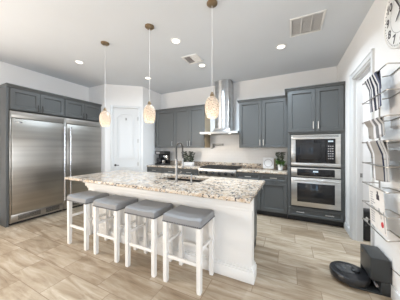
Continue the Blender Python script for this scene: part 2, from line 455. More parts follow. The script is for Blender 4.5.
YU = YB-.35        # face of the upper cabinets
UZ0, UZ1 = 1.41, 2.45
# upper cabinets on the back wall
cabinet('upper_cabinet', 'grey single door upper cabinet in corner beside pantry wall, above coffee maker', (-3.53, YU, 0), 0, .65, .348, UZ0, UZ1,
        [('door', .06, .647, UZ0+g_, UZ1-g_, [(.61, UZ0+.11, True)])], crown=.05, cl=0, group=None)
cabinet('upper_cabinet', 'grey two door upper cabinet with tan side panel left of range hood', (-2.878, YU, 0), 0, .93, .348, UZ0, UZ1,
        [('door', .004, .476, UZ0+g_, UZ1-g_, [(.445, UZ0+.11, True)]), ('door', .484, .926, UZ0+g_, UZ1-g_, [(.515, UZ0+.11, True)])], crown=.05, cr=1, side='tan_flat')  # right side in one even tan-brown colour
cabinet('upper_cabinet', 'grey two door upper cabinet between range hood and tall oven cabinet', (-1.065, YU, 0), 0, 1.012, .348, UZ0, UZ1,
        [('door', .004, .502, UZ0+g_, UZ1-g_, [(.47, UZ0+.11, True)]), ('door', .510, 1.008, UZ0+g_, UZ1-g_, [(.542, UZ0+.11, True)])], crown=.05, cl=1)
# base cabinets
YF = 3.99
BZ = .88
def base(label, x0, x1, dz=.70):
    wd = x1-x0; c = wd/2
    cabinet('base_cabinet', label, (x0, YF, 0), 0, wd, YB-YF-.002, 0, BZ,
            [('drawer', .004, wd-.004, .72, BZ-.012, [(c, .795, False)]), ('door', .004, wd-.004, .115, .712, [(wd-.04 if x0 < -2 else .04, .62, True)])], toe=True)
base('grey base cabinet with drawer in back corner below coffee maker', -3.596, -3.06)
base('grey base cabinet with drawer below the herb planter', -3.058, -2.52)
base('grey base cabinet with drawer immediately left of stainless range', -2.518, -1.972)
base('grey base cabinet with drawer immediately right of stainless range', -1.058, -.552)
base('grey base cabinet with drawer beside tall oven cabinet', -.55, -.052)
# countertops with short granite splash
for x0, x1, lab in ((-3.598, -1.972, 'speckled granite counter below left upper cabinets holding coffee maker'), (-1.058, -.050, 'speckled granite counter between range and tall oven cabinet')):
    wd = x1-x0
    o = thing('countertop', lab, 'countertop', (x0, YF-.035, BZ+.001))
    MB().box(0, wd, 0, YB-.013-YF+.035, 0, .039, .005).build('slab', 'granite', o)
    MB().box(0, wd, YB-.036-YF+.035, YB-.0125-YF+.035, .0392, .145, .003).build('splash_strip', 'granite', o)

tag(MB().box(-.45, .45, -.024, -.0005, .902, 1.026, .003).build('splash_strip', 'granite', None, (-1.515, YB-.0125, 0)), 'low granite splash strip behind the range cooktop', 'splash strip')

# tall oven cabinet
TX0, TX1 = -.048, .848
tw = TX1-TX0
oc = thing('oven_cabinet', 'tall grey cabinet housing microwave and wall oven', 'cabinet', (TX0, YF-.012, 0))
b = MB(); d = YB-YF+.01; z1 = 2.503
b.box(0, .055, 0, d, .10, z1); b.box(tw-.055, tw, 0, d, .10, z1); b.box(.055, tw-.055, 0, d, .10, .283); b.box(.055, tw-.055, 0, d, 1.66, z1); b.box(.055, tw-.055, .5, d, .283, 1.66); b.box(.055, tw-.055, .02, .5, 1.035, 1.055)
b.build('body', 'cab', oc)
MB().box(0, tw, .06, d, 0, .10).build('toe_kick', 'dark', oc)
c = MB(); cr = .045
for (o0, o1, h0, h1) in ((.022, .030, 0, .35), (.030, .05, .35, .75), (.05, .05, .75, 1)):
    za, zc = z1+cr*h0, z1+cr*h1
    v = [c.bm.verts.new(p) for p in ((-o0, -o0, za), (tw, -o0, za), (tw, d, za), (-o0, d, za), (-o1, -o1, zc), (tw, -o1, zc), (tw, d, zc), (-o1, d, zc))]
    for f in ((3,2,1,0),(4,5,6,7),(0,1,5,4),(1,2,6,5),(2,3,7,6),(3,0,4,7)): c.bm.faces.new([v[i] for i in f])
c.build('crown_molding', 'cab', oc)
for x0, x1, px in ((.02, .466, .43), (.470, tw-.02, .506)):
    b = MB(); shaker(b, x0, x1, 1.70, z1-.01); f = b.build('door', 'cab', oc)
    b = MB(); pull(b, px, 1.82, True); b.build('handle', 'pulln', f)
b = MB(); shaker(b, .02, tw-.02, .115, .272, fr=.03); f = b.build('drawer', 'cab', oc)
for px in (.22, tw-.22):
    b = MB(); pull(b, px, .195, False); b.build('handle', 'pulln', f)

# microwave with trim kit
OX0, OX1 = .062, .834-.0   # world x
OW = .775
mw = thing('microwave', 'built-in stainless steel microwave with dark glass door above wall oven', 'microwave', (.018, YF-.012, 1.062))
b = MB(); b.box(0, OW, -.022, -.001, 0, .06, .003); b.box(0, OW, -.022, -.001, .50, .585, .003); b.box(0, .075, -.022, -.001, .06, .50, .003); b.box(OW-.075, OW, -.022, -.001, .06, .50, .003)
b.build('trim_frame', 'steelx', mw)
b = MB(); 
for k in range(3): b.box(.03, OW-.03, -.0235, -.0215, .535+k*.013, .541+k*.013)
b.build('vent_grille', 'blackm', mw)
MB().box(.07, OW-.07, -.012, .40, .055, .505).build('body', 'blackm', mw)
dd = MB().box(.078, .555, -.03, -.0125, .063, .497, .004).build('door', 'black', mw)
MB().box(.155, .485, -.0315, -.0298, .135, .42, .001).build('window', 'glass', dd)
cp = MB().box(.559, OW-.078, -.028, -.0125, .063, .497, .004).build('control_panel', 'black', mw)
b = MB(); b.box(.59, .665, -.0288, -.0275, .445, .47); b.build('display', 'led', cp)
for i in range(3):
    for j in range(6): MB().box(.588+i*.03, .608+i*.03, -.0290, -.0275, .14+j*.044, .158+j*.044).build('key', 'inkg', cp)

# wall oven
ov = thing('wall_oven', 'built-in stainless steel wall oven with black control strip below microwave', 'oven', (.018, YF-.012, .288))
MB().box(.03, OW-.03, .0, .48, .01, .74).build('body', 'blackm', ov)
pf = MB().box(0, OW, -.024, -.001, .57, .742, .004).build('control_panel', 'steelx', ov)
MB().box(.10, OW-.085, -.0265, -.0235, .59, .722, .001).build('display_glass', 'black', pf)
b = MB(); b.box(.36, .44, -.0275, -.026, .665, .69); b.build('display', 'led', pf)
dr = MB(); dr.box(0, OW, -.034, -.001, .02, .555, .004)
dr = dr.build('door', 'steelx', ov)
MB().box(.10, OW-.085, -.0365, -.0335, .105, .455, .002).build('window', 'glass', dr)
b = MB(); b.tube([(.03, -.085, .513), (OW-.03, -.085, .513)], .013, 12)
for x in (.06, OW-.06): b.cyl((x, -.034, .513), (x, -.085, .513), .010, n=10)
b.build('handle', 'steelx', dr)
MB().box(.0, OW, -.012, -.001, .002, .018).build('bottom_vent', 'blackm', ov)

# ------------------------------------------------------------------ refrigerator wall
M['steely'] = steel('brushed_steel_fridge', 1, (.44, .425, .40), .30)
FX = -4.47
# unit runs along +Y with fronts facing +X: local x = world Y, local -y = world +X
FROT = R(90)
fs = thing('refrigerator_surround', 'tall grey end panel at left side of refrigerator pair', 'cabinet panel', (FX-.02, 1.40, 0), FROT)
MB().box(0, .042, 0, .505, 0, 2.485, .002).build('end_panel', 'cab', fs)
for y0, wd, lab, cl, cr in ((1.444, .893, 'grey two door cabinet above the left refrigerator column', 1, 0), (2.339, .87, 'grey two door cabinet above the right refrigerator column', 0, 0)):
    h = wd/2
    cabinet('overhead_cabinet', lab, (FX-.02, y0, 0), FROT, wd, .505, 2.09, 2.485,
            [('door', .01, h-.003, 2.105, 2.478, [(h-.035, 2.17, True)]), ('door', h+.003, wd-.01, 2.105, 2.478, [(h+.035, 2.17, True)])], crown=.055, cl=cl, crown_y=.05)
def fridge(label, y0, wd, hx, logo):
    t = thing('refrigerator', label, 'refrigerator', (FX-.02, y0, 0), FROT)
    b = MB(); b.box(0, wd, .05, .50, .03, 2.07); b.build('body', 'blackm', t)
    b = MB(); b.box(0, .022, -.02, .049, .05, 2.07, .003); b.box(wd-.022, wd, -.02, .049, .05, 2.07, .003); b.box(.022, wd-.022, -.02, .049, 1.945, 2.07, .003)
    b.build('trim_frame', 'steely', t)
    d_ = MB().box(.026, wd-.026, -.035, .045, .20, 1.935, .006, 3).build('door', 'steely', t)
    b = MB(); b.tube([(hx, -.095, .26), (hx, -.095, 1.87)], .014, 12)
    for z in (.34, 1.79): b.cyl((hx, -.035, z), (hx, -.095, z), .011, n=10)
    b.build('handle', 'chrome', d_)
    if logo: MB().box(.07, .17, -.0375, -.0345, 1.86, 1.885, .001).build('badge', 'chrome', d_)
    k = MB().box(.022, wd-.022, .0, .049, .05, .19, .003).build('kick_plate', 'steely', t)
    b = MB()
    for a, c_ in ((.12, .46), (.55, wd-.10)):
        for j in range(5): b.box(a, c_, -.003, .001, .085+j*.018, .095+j*.018)
    b.build('vent_grille', 'blackm', k)
    MB().box(.03, wd-.03, .055, .40, 0, .05).build('base', 'dark', t)
fridge('stainless refrigerator column at the left end, small badge on its door', 1.446, .895, .852, True)
fridge('stainless refrigerator column at the right end, beside pantry wall', 2.343, .865, .075, False)

# ------------------------------------------------------------------ range, hood, pot filler
rg = thing('range', 'stainless steel gas range with six knobs under hood', 'range', (-1.968, YF-.05, 0))
RW = .906
MB().box(0, RW, .03, .60, .10, .90, .004).build('body', 'steelx', rg)
MB().box(.01, RW-.01, .08, .60, 0, .10).build('toe_kick', 'dark', rg)
pn = MB().box(0, RW, -.02, .03, .755, .918, .006, 2).build('control_panel', 'steelx', rg)
for k in range(6):
    x = .07+ k*.153
    b = MB(); b.lathe([(.038, -.02), (.038, -.027), (.032, -.03), (.028, -.058), (.022, -.062)], (x, 0, .825), 16, 1); b.box(x-.003, x+.003, -.066, -.058, .812, .846); b.build('knob', 'blackm', pn)
dr = MB().box(.01, RW-.01, -.005, .03, .20, .74, .006).build('oven_door', 'steelx', rg)
MB().box(.18, RW-.18, -.008, -.004, .32, .60, .002).build('window', 'glass', dr)
b = MB(); b.tube([(.06, -.06, .69), (RW-.06, -.06, .69)], .013, 10)
for x in (.1, RW-.1): b.cyl((x, -.005, .69), (x, -.06, .69), .01, n=8)
b.build('handle', 'steelx', dr)
MB().box(.012, RW-.012, .04, .60, .90, .915, .004).build('cooktop', 'blackm', rg)
for k in range(3):
    b = MB(); x0 = .02+k*.2905; x1 = x0+.285
    for x in (x0, x0+.07, (x0+x1)/2, x1-.07, x1): b.box(x-.006, x+.006, .05, .59, .935, .953, .003)
    for y in (.055, .19, .32, .45, .585): b.box(x0-.006, x1+.006, y-.006, y+.006, .935, .952, .003)
    for x in (x0, x1):
        for y in (.055, .585): b.box(x-.007, x+.007, y-.007, y+.007, .914, .94)
    b.build('grate', 'iron', rg)
for k in range(3):
    for y in (.19, .45):
        b = MB(); b.lathe([(.05, .914), (.05, .922), (.035, .925), (.035, .932)], (.1625+k*.2905, y, 0), 16); b.build('burner', 'iron', rg)

hd = thing('range_hood', 'stainless steel chimney range hood with thin wide canopy', 'range hood', (-1.504, YB-.013, 1.74))
b = MB(); b.prism([(-.465, -.57), (.465, -.57), (.465, -.40), (.43, -.40), (.43, 0), (-.43, 0), (-.43, -.40), (-.465, -.40)], 0, .045)
b.build('canopy', 'steelv', hd)
b = MB()   # curved transition from canopy to chimney
n = 8; ringp = []
for k in range(n+1):
    t = k/n; z = .045+.10*t; e = (1-t)**2
    hx = .205+.05*e; yf = -.315-.06*e
    ringp.append([b.bm.verts.new(p) for p in ((-hx, yf, z), (hx, yf, z), (hx, 0, z), (-hx, 0, z))])
for A, B in zip(ringp, ringp[1:]):
    for i in range(4): b.bm.faces.new((A[i], A[(i+1) % 4], B[(i+1) % 4], B[i]))
b.bm.faces.new(ringp[0][::-1]); b.bm.faces.new(ringp[-1])
b.build('transition', 'steelv', hd)
b = MB(); prof = []
for k in range(13):
    a = PI*k/12; prof.append((-.205*math.cos(a), -.22-.10*math.sin(a)))
b.prism(prof + [(.205, 0), (-.205, 0)], .145, CH-1.74-.001); b.build('chimney', 'steelv', hd)
b = MB(); b.box(-.40, .40, -.50, -.05, -.006, 0); b.build('filter', 'nick', hd)
for x in (-.25, .25):
    b = MB(); b.lathe([(.03, -.010), (.03, -.006)], (x, -.47, 0), 12); b.build('hood_light', 'lens', hd)
    l = bpy.data.lights.new('hood_lamp', 'SPOT'); l.energy = 6; l.color = (1, .86, .68); l.spot_size = R(140); l.shadow_soft_size = .04
    o = bpy.data.objects.new('hood_lamp', l); o.location = (-1.504+x, YB-.013-.47, 1.72); COL.objects.link(o)

pf = thing('pot_filler', 'nickel folding pot filler faucet on backsplash under hood', 'faucet', (-1.84, YB-.012, 1.44))
MB().lathe([(.032, 0), (.032, -.01), (.014, -.014), (.014, -.05)], (0, 0, 0), 16, 1).build('wall_flange', 'nick', pf)
b = MB(); b.cyl((0, -.05, -.05), (0, -.05, .075), .013, n=10); b.tube([(0, -.05, .06), (.28, -.05, .06)], .010, 10); b.tube([(.28, -.05, .075), (.28, -.05, .02)], .013, 10); b.tube([(.28, -.055, .03), (.02, -.075, .03)], .010, 10); b.tube([(.02, -.075, .03), (.005, -.075, .015), (.0, -.075, -.05)], .010, 10)
b.build('arm', 'nick', pf)
MB().tube([(0, -.05, -.045), (-.05, -.065, -.05)], .007, 8).build('lever', 'nick', pf)

# ------------------------------------------------------------------ island
IX0, IX1, IY0, IY1 = -3.05, -.36, 1.955, 2.83
it = thing('kitchen_island', 'white panelled kitchen island with baseboard and grey cabinet backs', 'kitchen island', ((IX0+IX1)/2, (IY0+IY1)/2, 0))
cx, cy = (IX0+IX1)/2, (IY0+IY1)/2
def L(b, x0, x1, y0, y1, z0, z1, bv=0): b.box(x0-cx, x1-cx, y0-cy, y1-cy, z0, z1, bv)
SX0, SX1, SY0, SY1 = -1.88, -1.14, 2.30, 2.68     # sink opening
b = MB(); L(b, IX0, IX1, IY0, IY0+.10, 0, .879); b.build('seating_panel', 'isl', it)
b = MB(); L(b, IX1-.075, IX1, IY0+.101, IY0+.15, 0, .879, .003); L(b, IX0, IX0+.075, IY0+.101, IY0+.15, 0, .879, .003); b.build('corner_post', 'isl', it)
b = MB()
L(b, IX0+.02, SX0-.04, IY0+.151, IY1, .10, .879); L(b, SX1+.04, IX1-.085, IY0+.151, IY1, .10, .879); L(b, SX0-.04, SX1+.04, IY0+.151, IY1, .10, .60); L(b, SX0-.04, SX1+.04, IY1-.05, IY1, .60, .879); L(b, SX0-.04, SX1+.04, IY0+.151, IY0+.19, .60, .879)
b.build('cabinet_body', 'cab', it)
b = MB(); L(b, IX0+.02, IX1-.085, IY0+.151, IY1-.06, 0, .10); b.build('toe_kick', 'dark', it)
b = MB()
for (o, z0, z1) in ((.028, 0, .115), (.019, .115, .135), (.009, .135, .15)):
    L(b, IX0-o, IX1+o, IY0-o, IY0, z0, z1, .002); L(b, IX1, IX1+o, IY0, IY0+.15, z0, z1, .002); L(b, IX0-o, IX0, IY0, IY0+.15, z0, z1, .002)
b.build('baseboard', 'isl', it)
b = MB()   # moulding below the slab
for (o, z0, z1) in ((.014, .735, .77), (.035, .77, .825), (.06, .825, .879)):
    L(b, IX0-o, IX1+min(o, .02), IY0-o, IY0, z0, z1, .004)
b.build('molding', 'isl', it)
for x in (IX0+.12,):
    pass
n = 4; wdt = (IX1-.12-IX0-.06)/n
for k in range(n):
    b = MB(); x0 = IX0+.03+k*wdt
    shaker(b, -x0-wdt+.004, -x0-.004, .12, .86, y=-IY1)
    for v in b.bm.verts: v.co.x = -v.co.x-cx; v.co.y = -v.co.y-cy
    b.build('door', 'cab', it)
# granite slab with a sink opening
def slab_mesh(x0, x1, y0, y1, z0, z1, hx0, hx1, hy0, hy1):
    b = MB(); O = [(x0, y0), (x1, y0), (x1, y1), (x0, y1)]; H = [(hx0, hy0), (hx1, hy0), (hx1, hy1), (hx0, hy1)]
    rows = {}
    e = .006
    def ring(P, z, ins=0):
        return [b.bm.verts.new((p[0]+(ins if i in (0, 3) else -ins), p[1]+(ins if i in (0, 1) else -ins), z)) for i, p in enumerate(P)]
    o0, o1, o2, o3 = ring(O, z0, e), ring(O, z0+e), ring(O, z1-e), ring(O, z1, e)
    h1, h0 = ring(H, z1), ring(H, z0)
    seq = [o0, o1, o2, o3, h1, h0, o0]
    for A, B in zip(seq, seq[1:]):
        for i in range(4): b.bm.faces.new((A[i], A[(i+1) % 4], B[(i+1) % 4], B[i]))
    return b
sl = slab_mesh(-3.335+2, -.335+2, 1.745-2, 2.865-2, 0, .04, SX0+2, SX1+2, SY0-2, SY1-2).build('island_countertop', 'granite', None, (-2, 2, .88))
tag(sl, 'large cream granite slab with dark flecks on island', 'countertop')
sk = MB()
x0, x1, y0, y1 = SX0-.012, SX1+.012, SY0-.012, SY1+.012; zt, zb = .878, .665; tck = .008
sk.box(x0, x1, y0, y0+tck, zb, zt); sk.box(x0, x1, y1-tck, y1, zb, zt); sk.box(x0, x0+tck, y0+tck, y1-tck, zb, zt); sk.box(x1-tck, x1, y0+tck, y1-tck, zb, zt)
sk.box(x0, x1, y0, y1, zb-.008, zb); xm = -1.47; sk.box(xm-.012, xm+.012, y0+tck, y1-tck, zb, zt-.03)
M['sink'] = mat('sink_dark', (.035, .035, .037), .4, .2)
st = thing('sink', 'dark double bowl undermount sink in the island counter', 'sink', (0, 0, 0))
for v in sk.bm.verts: pass
sk.build('basin', 'sink', st)
for x in (-1.68, -1.30):
    b = MB(); b.lathe([(.042, zb), (.042, zb+.003), (.02, zb+.004)], (x, 2.49, 0), 14); b.build('drain', 'chrome', st)
# faucet
fc = thing('faucet', 'tall spring neck pull-down faucet on island counter', 'faucet', (-1.455, 2.205, .92))
MB().lathe([(.028, 0), (.028, .008), (.019, .014), (.018, .30), (.022, .305), (.022, .32), (.012, .325)], (0, 0, 0), 16).build('base', 'nick', fc)
arc = [(0, 0, .32)] + [(0, .085-.085*math.cos(PI*k/10), .47+.085*math.sin(PI*k/10)) for k in range(11)] + [(0, .17, .40), (0, .17, .33)]
MB().tube(arc, .009, 8).build('hose', 'blackm', fc)
# helical spring around the hose
pts = []; P = [Vector(p) for p in arc]; seg = [(P[i+1]-P[i]).length for i in range(len(P)-1)]; tot = sum(seg); turns = 38; N = turns*8
def at(s):
    for i, L_ in enumerate(seg):
        if s <= L_ or i == len(seg)-1: return P[i].lerp(P[i+1], min(1, s/L_)), (P[i+1]-P[i]).normalized()
        s -= L_
for k in range(N+1):
    p, t = at(tot*k/N); a = 2*PI*k/8; s1 = Vector((1, 0, 0)); s2 = t.cross(s1)
    pts.append(p + s1*.0145*math.cos(a) + s2*.0145*math.sin(a))
MB().tube(pts, .0032, 5).build('spring', 'nick', fc)
MB().lathe([(.014, .33), (.018, .31), (.018, .22), (.022, .19), (.020, .185)], (0, .17, 0), 14).build('spray_head', 'nick', fc)
MB().tube([(0, 0, .26), (0, .15, .26)], .006, 8).build('docking_arm', 'nick', fc)
b = MB(); b.tube([(.018, 0, .10), (.05, 0, .11), (.09, 0, .15)], .007, 8); b.build('lever', 'nick', fc)
sd = thing('soap_dispenser', 'short nickel soap dispenser on island beside faucet', 'soap dispenser', (-1.225, 2.225, .92))
MB().lathe([(.022, 0), (.022, .006), (.013, .012), (.012, .08), (.016, .085), (.016, .10)], (0, 0, 0), 14).build('base', 'nick', sd)
MB().tube([(0, 0, .10), (0, .02, .118), (0, .075, .112), (0, .09, .10)], .007, 8).build('spout', 'nick', sd)

# ------------------------------------------------------------------ bar stools
def make_stool():
    t = thing('bar_stool', 'x', 'stool', (0, 0, 0), group='backless stools along the island')
    # saddle cushion: grid lofted in superellipse plan
    b = MB(); W, D = .222, .182; nx, ny = 20, 14; top = {}; bot = {}
    def pos(i, j, lvl):
        u = -1+2*i/nx; v = -1+2*j/ny
        return u, v
    def surf(u, v):
        x = W*u; y = D*v
        edge = max(abs(u), abs(v))
        z = .709 + .012*u*u - .003*v*v
        r = .012*(max(0, (abs(u)-.88)/.12)**2.2 + max(0, (abs(v)-.86)/.14)**2.2)
        return Vector((x, y, z-r))
    for i in range(nx+1):
        for j in range(ny+1):
            u = -1+2*i/nx; v = -1+2*j/ny
            p = surf(u, v)
            # round the plan corners
            c = max(0, abs(u)-.88)*max(0, abs(v)-.86)*6
            p.x *= 1-c*.2; p.y *= 1-c*.2
            top[i, j] = b.bm.verts.new(p)
    for i in range(nx):
        for j in range(ny): b.bm.faces.new((top[i, j], top[i+1, j], top[i+1, j+1], top[i, j+1]))
    per = [(i, 0) for i in range(nx)] + [(nx, j) for j in range(ny)] + [(i, ny) for i in range(nx, 0, -1)] + [(0, j) for j in range(ny, 0, -1)]
    low = [b.bm.verts.new((top[k].co.x*1.0, top[k].co.y*1.0, .632)) for k in per]
    mid = [b.bm.verts.new((top[k].co.x*1.012, top[k].co.y*1.012, .664)) for k in per]
    for k in range(len(per)):
        q = (k+1) % len(per)
        b.bm.faces.new((top[per[k]], top[per[q]], mid[q], mid[k])); b.bm.faces.new((mid[k], mid[q], low[q], low[k]))
    b.bm.faces.new(low)
    b.build('seat', 'leather', t)
    b = MB()
    for (a0, b0, a1, b1, n) in ((-W, -D, W, -D, 22), (W, -D, W, D, 18), (W, D, -W, D, 22), (-W, D, -W, -D, 18)):
        for k in range(n):
            f = (k+.5)/n
            b.ball(((a0+(a1-a0)*f)*1.005, (b0+(b1-b0)*f)*1.005, .642), .0065, 6, 4)
    b.build('nailhead_trim', 'nail', t)
    lx, ly, e = .197, .153, .0235
    for sx in (-1, 1):
        for sy in (-1, 1):
            b = MB(); x, y = sx*lx, sy*ly
            v = []
            for z, k in ((0, .82), (.02, .9), (.631, 1)):
                v.append([b.bm.verts.new((x+dx*e*k, y+dy*e*k, z)) for dx, dy in ((-1, -1), (1, -1), (1, 1), (-1, 1))])
            for A, B in zip(v, v[1:]):
                for i in range(4): b.bm.faces.new((A[i], A[(i+1) % 4], B[(i+1) % 4], B[i]))
            b.bm.faces.new(v[0][::-1]); b.bm.faces.new(v[-1])
            b.build('leg', 'isl', t)
    for y, z in ((-ly, .27), (ly, .27)):
        MB().box(-lx+e, lx-e, y-.011, y+.011, z-.017, z+.017, .003).build('stretcher', 'isl', t)
    for x in (-lx, lx):
        MB().box(x-.011, x+.011, -ly+e, ly-e, .383, .417, .003).build('stretcher', 'isl', t)
    MB().box(-lx+.01, lx-.01, -ly+.01, ly-.01, .612, .6315).build('seat_board', 'isl', t)
    return t
stool = make_stool()
labels = ['grey backless bar stool nearest the refrigerators, at the far end of the row', 'second grey backless bar stool from the refrigerators', 'third grey backless bar stool from the refrigerators, next to the nearest one', 'grey backless bar stool closest to the island corner post, at the row end']
for k, x in enumerate((-2.712, -2.113, -1.533, -.980)):
    o = stool if k == 0 else copy_tree(stool)
    o.location = (x, 1.738, 0); o['label'] = labels[k]

# ------------------------------------------------------------------ pendants and ceiling fixtures
def make_pendant():
    t = thing('pendant_light', 'x', 'pendant light', (0, 0, 0), group='crackle glass pendants over the island')
    b = MB(); b.lathe([(.062, CH), (.062, CH-.012), (.045, CH-.026), (.012, CH-.032)], (0, 0, 0), 24); b.build('canopy', 'bronze', t)
    MB().cyl((0, 0, 2.03), (0, 0, CH-.03), .0035, n=6).build('cord', 'lgrey', t)
    MB().lathe([(.006, 2.045), (.016, 2.035), (.026, 2.005), (.030, 1.985)], (0, 0, 0), 16).build('cap', 'bronze', t)
    b = MB(); prof = [(.026, 1.993), (.046, 1.978), (.064, 1.953), (.077, 1.92), (.083, 1.88), (.082, 1.84), (.075, 1.80), (.064, 1.768), (.056, 1.748)]
    inner = [(r-.004, z) for r, z in prof[::-1]]
    b.lathe(prof + inner, (0, 0, 0), 32, cap=False); b.build('lamp_shade', 'shade', t)
    MB().lathe([(.010, 1.985), (.012, 1.945), (.024, 1.91), (.030, 1.88), (.026, 1.855), (.010, 1.842)], (0, 0, 0), 16).build('bulb', 'bulb', t)
    return t
pen = make_pendant()
for k, (x, lab) in enumerate(((-2.645, 'crackle glass pendant hanging nearest to the refrigerators'), (-1.735, 'crackle glass pendant in the middle of the row over island'), (-.808, 'crackle glass pendant hanging in front of the range hood'))):
    o = pen if k == 0 else copy_tree(pen)
    o.location = (x, 1.965, 0); o['label'] = lab
    l = bpy.data.lights.new('pendant_lamp', 'POINT'); l.energy = 1.1; l.color = (1, .84, .66); l.shadow_soft_size = .05
    lo = bpy.data.objects.new('pendant_lamp', l); lo.location = (x, 1.965, 1.76); COL.objects.link(lo)
def make_down():
    t = thing('recessed_light', 'x', 'ceiling light', (0, 0, CH), group='round recessed ceiling lights')
    MB().lathe([(.058, -.004), (.062, -.007), (.078, -.007), (.082, 0), (.058, 0), (.058, -.004)], (0, 0, 0), 28, cap=False).build('trim_ring', 'white', t)
    MB().lathe([(.0585, -.001), (.0585, -.0035), (.03, -.005)], (0, 0, 0), 24).build('lens', 'lens', t)
    return t
dl = make_down()
for k, (x, y, lab) in enumerate(((-3.68, 2.18, 'lit round recessed ceiling light nearest the refrigerator wall'), (-1.60, 2.41, 'lit round recessed ceiling light between middle pendant and small square vent'),
        (-1.60, 3.36, 'lit round recessed ceiling light just behind the small square vent'), (-.135, 3.31, 'lit round recessed ceiling light beside the large return grille'), (-3.05, 3.40, 'lit round recessed ceiling light near the pantry door corner'))):
    o = dl if k == 0 else copy_tree(dl)
    o.location = (x, y, CH); o['label'] = lab
    l = bpy.data.lights.new('downlight_lamp', 'AREA'); l.shape = 'DISK'; l.size = .11; l.energy = (20, 30, 46, 44, 5)[k]; l.color = (.76, .89, 1); l.spread = R(150)
    lo = bpy.data.objects.new('downlight_lamp', l); lo.location = (x, y, CH-.012); COL.objects.link(lo)

rv = thing('return_grille', 'large white return air grille in the ceiling', 'air vent', (.195, 2.87, CH))
b = MB(); w2, h2 = .20, .215
b.box(-w2, w2, -h2, -h2+.025, -.012, 0, .003); b.box(-w2, w2, h2-.025, h2, -.012, 0, .003); b.box(-w2, -w2+.025, -h2+.025, h2-.025, -.012, 0, .003); b.box(w2-.025, w2, -h2+.025, h2-.025, -.012, 0, .003)
for x in (-.06, .06): b.box(x-.005, x+.005, -h2+.025, h2-.025, -.010, 0)
b.build('frame', 'white', rv)
b = MB()
for k in range(26):
    y = -h2+.032+k*.0145; b.quad((-w2+.025, y, -.009), (w2-.025, y, -.009), (w2-.025, y+.010, -.002), (-w2+.025, y+.010, -.002))
b.build('louver_panel', 'white', rv, smooth=False)
MB().box(-w2+.02, w2-.02, -h2+.02, h2-.02, -.0012, -.0002).build('backing', 'lgrey', rv)
sv = thing('supply_vent', 'small square ceiling supply vent with dark louvers', 'air vent', (-1.64, 3.04, CH))
b = MB(); w2 = .155
b.box(-w2, w2, -w2, -w2+.028, -.012, 0, .003); b.box(-w2, w2, w2-.028, w2, -.012, 0, .003); b.box(-w2, -w2+.028, -w2+.028, w2-.028, -.012, 0, .003); b.box(w2-.028, w2, -w2+.028, w2-.028, -.012, 0, .003)
b.box(-.006, .006, -w2+.028, w2-.028, -.010, 0)
b.build('frame', 'white', sv)
b = MB()
for k in range(7):
    y = -w2+.045+k*.034
    b.quad((-w2+.028, y, -.010), (-.006, y, -.010), (-.006, y+.014, -.002), (-w2+.028, y+.014, -.002)); b.quad((.006, y+.014, -.010), (w2-.028, y+.014, -.010), (w2-.028, y, -.002), (.006, y, -.002))
b.build('louver_panel', 'white', sv, smooth=False)
MB().box(-w2+.02, w2-.02, -w2+.02, w2-.02, -.0012, -.0002).build('backing', 'inkg', sv)

# ------------------------------------------------------------------ things on the back counters
CT = .921
cm = thing('coffee_maker', 'black coffee maker on counter in the back corner', 'coffee maker', (-3.33, 4.33, CT))
MB().box(-.17, .17, -.14, .14, 0, .035, .008).build('base', 'blackm', cm)
MB().box(-.17, .17, .03, .14, .0352, .30, .008).build('water_tank', 'black', cm)
hd_ = MB().box(-.17, .17, -.14, .14, .3002, .385, .014).build('brew_head', 'blackm', cm)
MB().box(-.12, .0, -.1425, -.139, .318, .365, .002).build('display', 'inkg', hd_)
MB().lathe([(.062, .037), (.075, .06), (.078, .12), (.062, .17), (.052, .185), (.055, .20)], (-.075, -.06, 0), 20).build('carafe', 'glass', cm)
b = MB(); b.tube([(-.075, -.125, .17), (-.075, -.165, .16), (-.075, -.168, .09), (-.075, -.13, .07)], .008, 8); b.build('carafe_handle', 'blackm', cm)
MB().lathe([(.035, .037), (.042, .045), (.045, .13), (.042, .135)], (.09, -.07, 0), 16).build('cup', 'chrome', cm)
MB().box(.02, .15, -.004, .03, .19, .27, .004).build('side_panel', 'chrome', cm)

def leaves(b, n, c, rad, size, flat=1, seed=1):
    rnd = random.Random(seed)
    for _ in range(n):
        a = rnd.uniform(0, 2*PI); t = math.sqrt(rnd.random()); h = rnd.random()
        p = Vector((c[0]+rad[0]*t*math.cos(a)*(.55+.45*h), c[1]+rad[1]*t*math.sin(a)*(.55+.45*h), c[2]+rad[2]*h))
        d_ = Vector((math.cos(a), math.sin(a), rnd.uniform(-.3, .9))).normalized(); s_ = d_.cross(Vector((rnd.uniform(-1, 1), rnd.uniform(-1, 1), 1))).normalized()
        L_ = size*rnd.uniform(.7, 1.3); w_ = L_*.32; up = d_.cross(s_)*L_*.12
        v = [b.bm.verts.new(q) for q in (p, p+d_*L_*.45+s_*w_+up, p+d_*L_, p+d_*L_*.45-s_*w_+up, p+d_*L_*.5-up*.4)]
        b.bm.faces.new((v[0], v[4], v[1])); b.bm.faces.new((v[1], v[4], v[2])); b.bm.faces.new((v[2], v[4], v[3])); b.bm.faces.new((v[3], v[4], v[0]))
hp = thing('herb_planter', 'white rectangular planter of leafy herbs on left counter', 'planter', (-2.50, 4.36, CT))
b = MB(); b.box(-.17, .17, -.06, .06, 0, .10, .008); b.build('planter_box', 'lgrey', hp)
b = MB()
for k in range(9):
    x = -.14+k*.035; b.tube([(x, random.uniform(-.02, .02), .099), (x*1.1, random.uniform(-.03, .03), .27)], .003, 5)
b.build('stem', 'leaf', hp)
b = MB(); leaves(b, 330, (0, 0, .105), (.19, .10, .27), .055, seed=3); b.build('foliage', 'leafd', hp, norm=False)

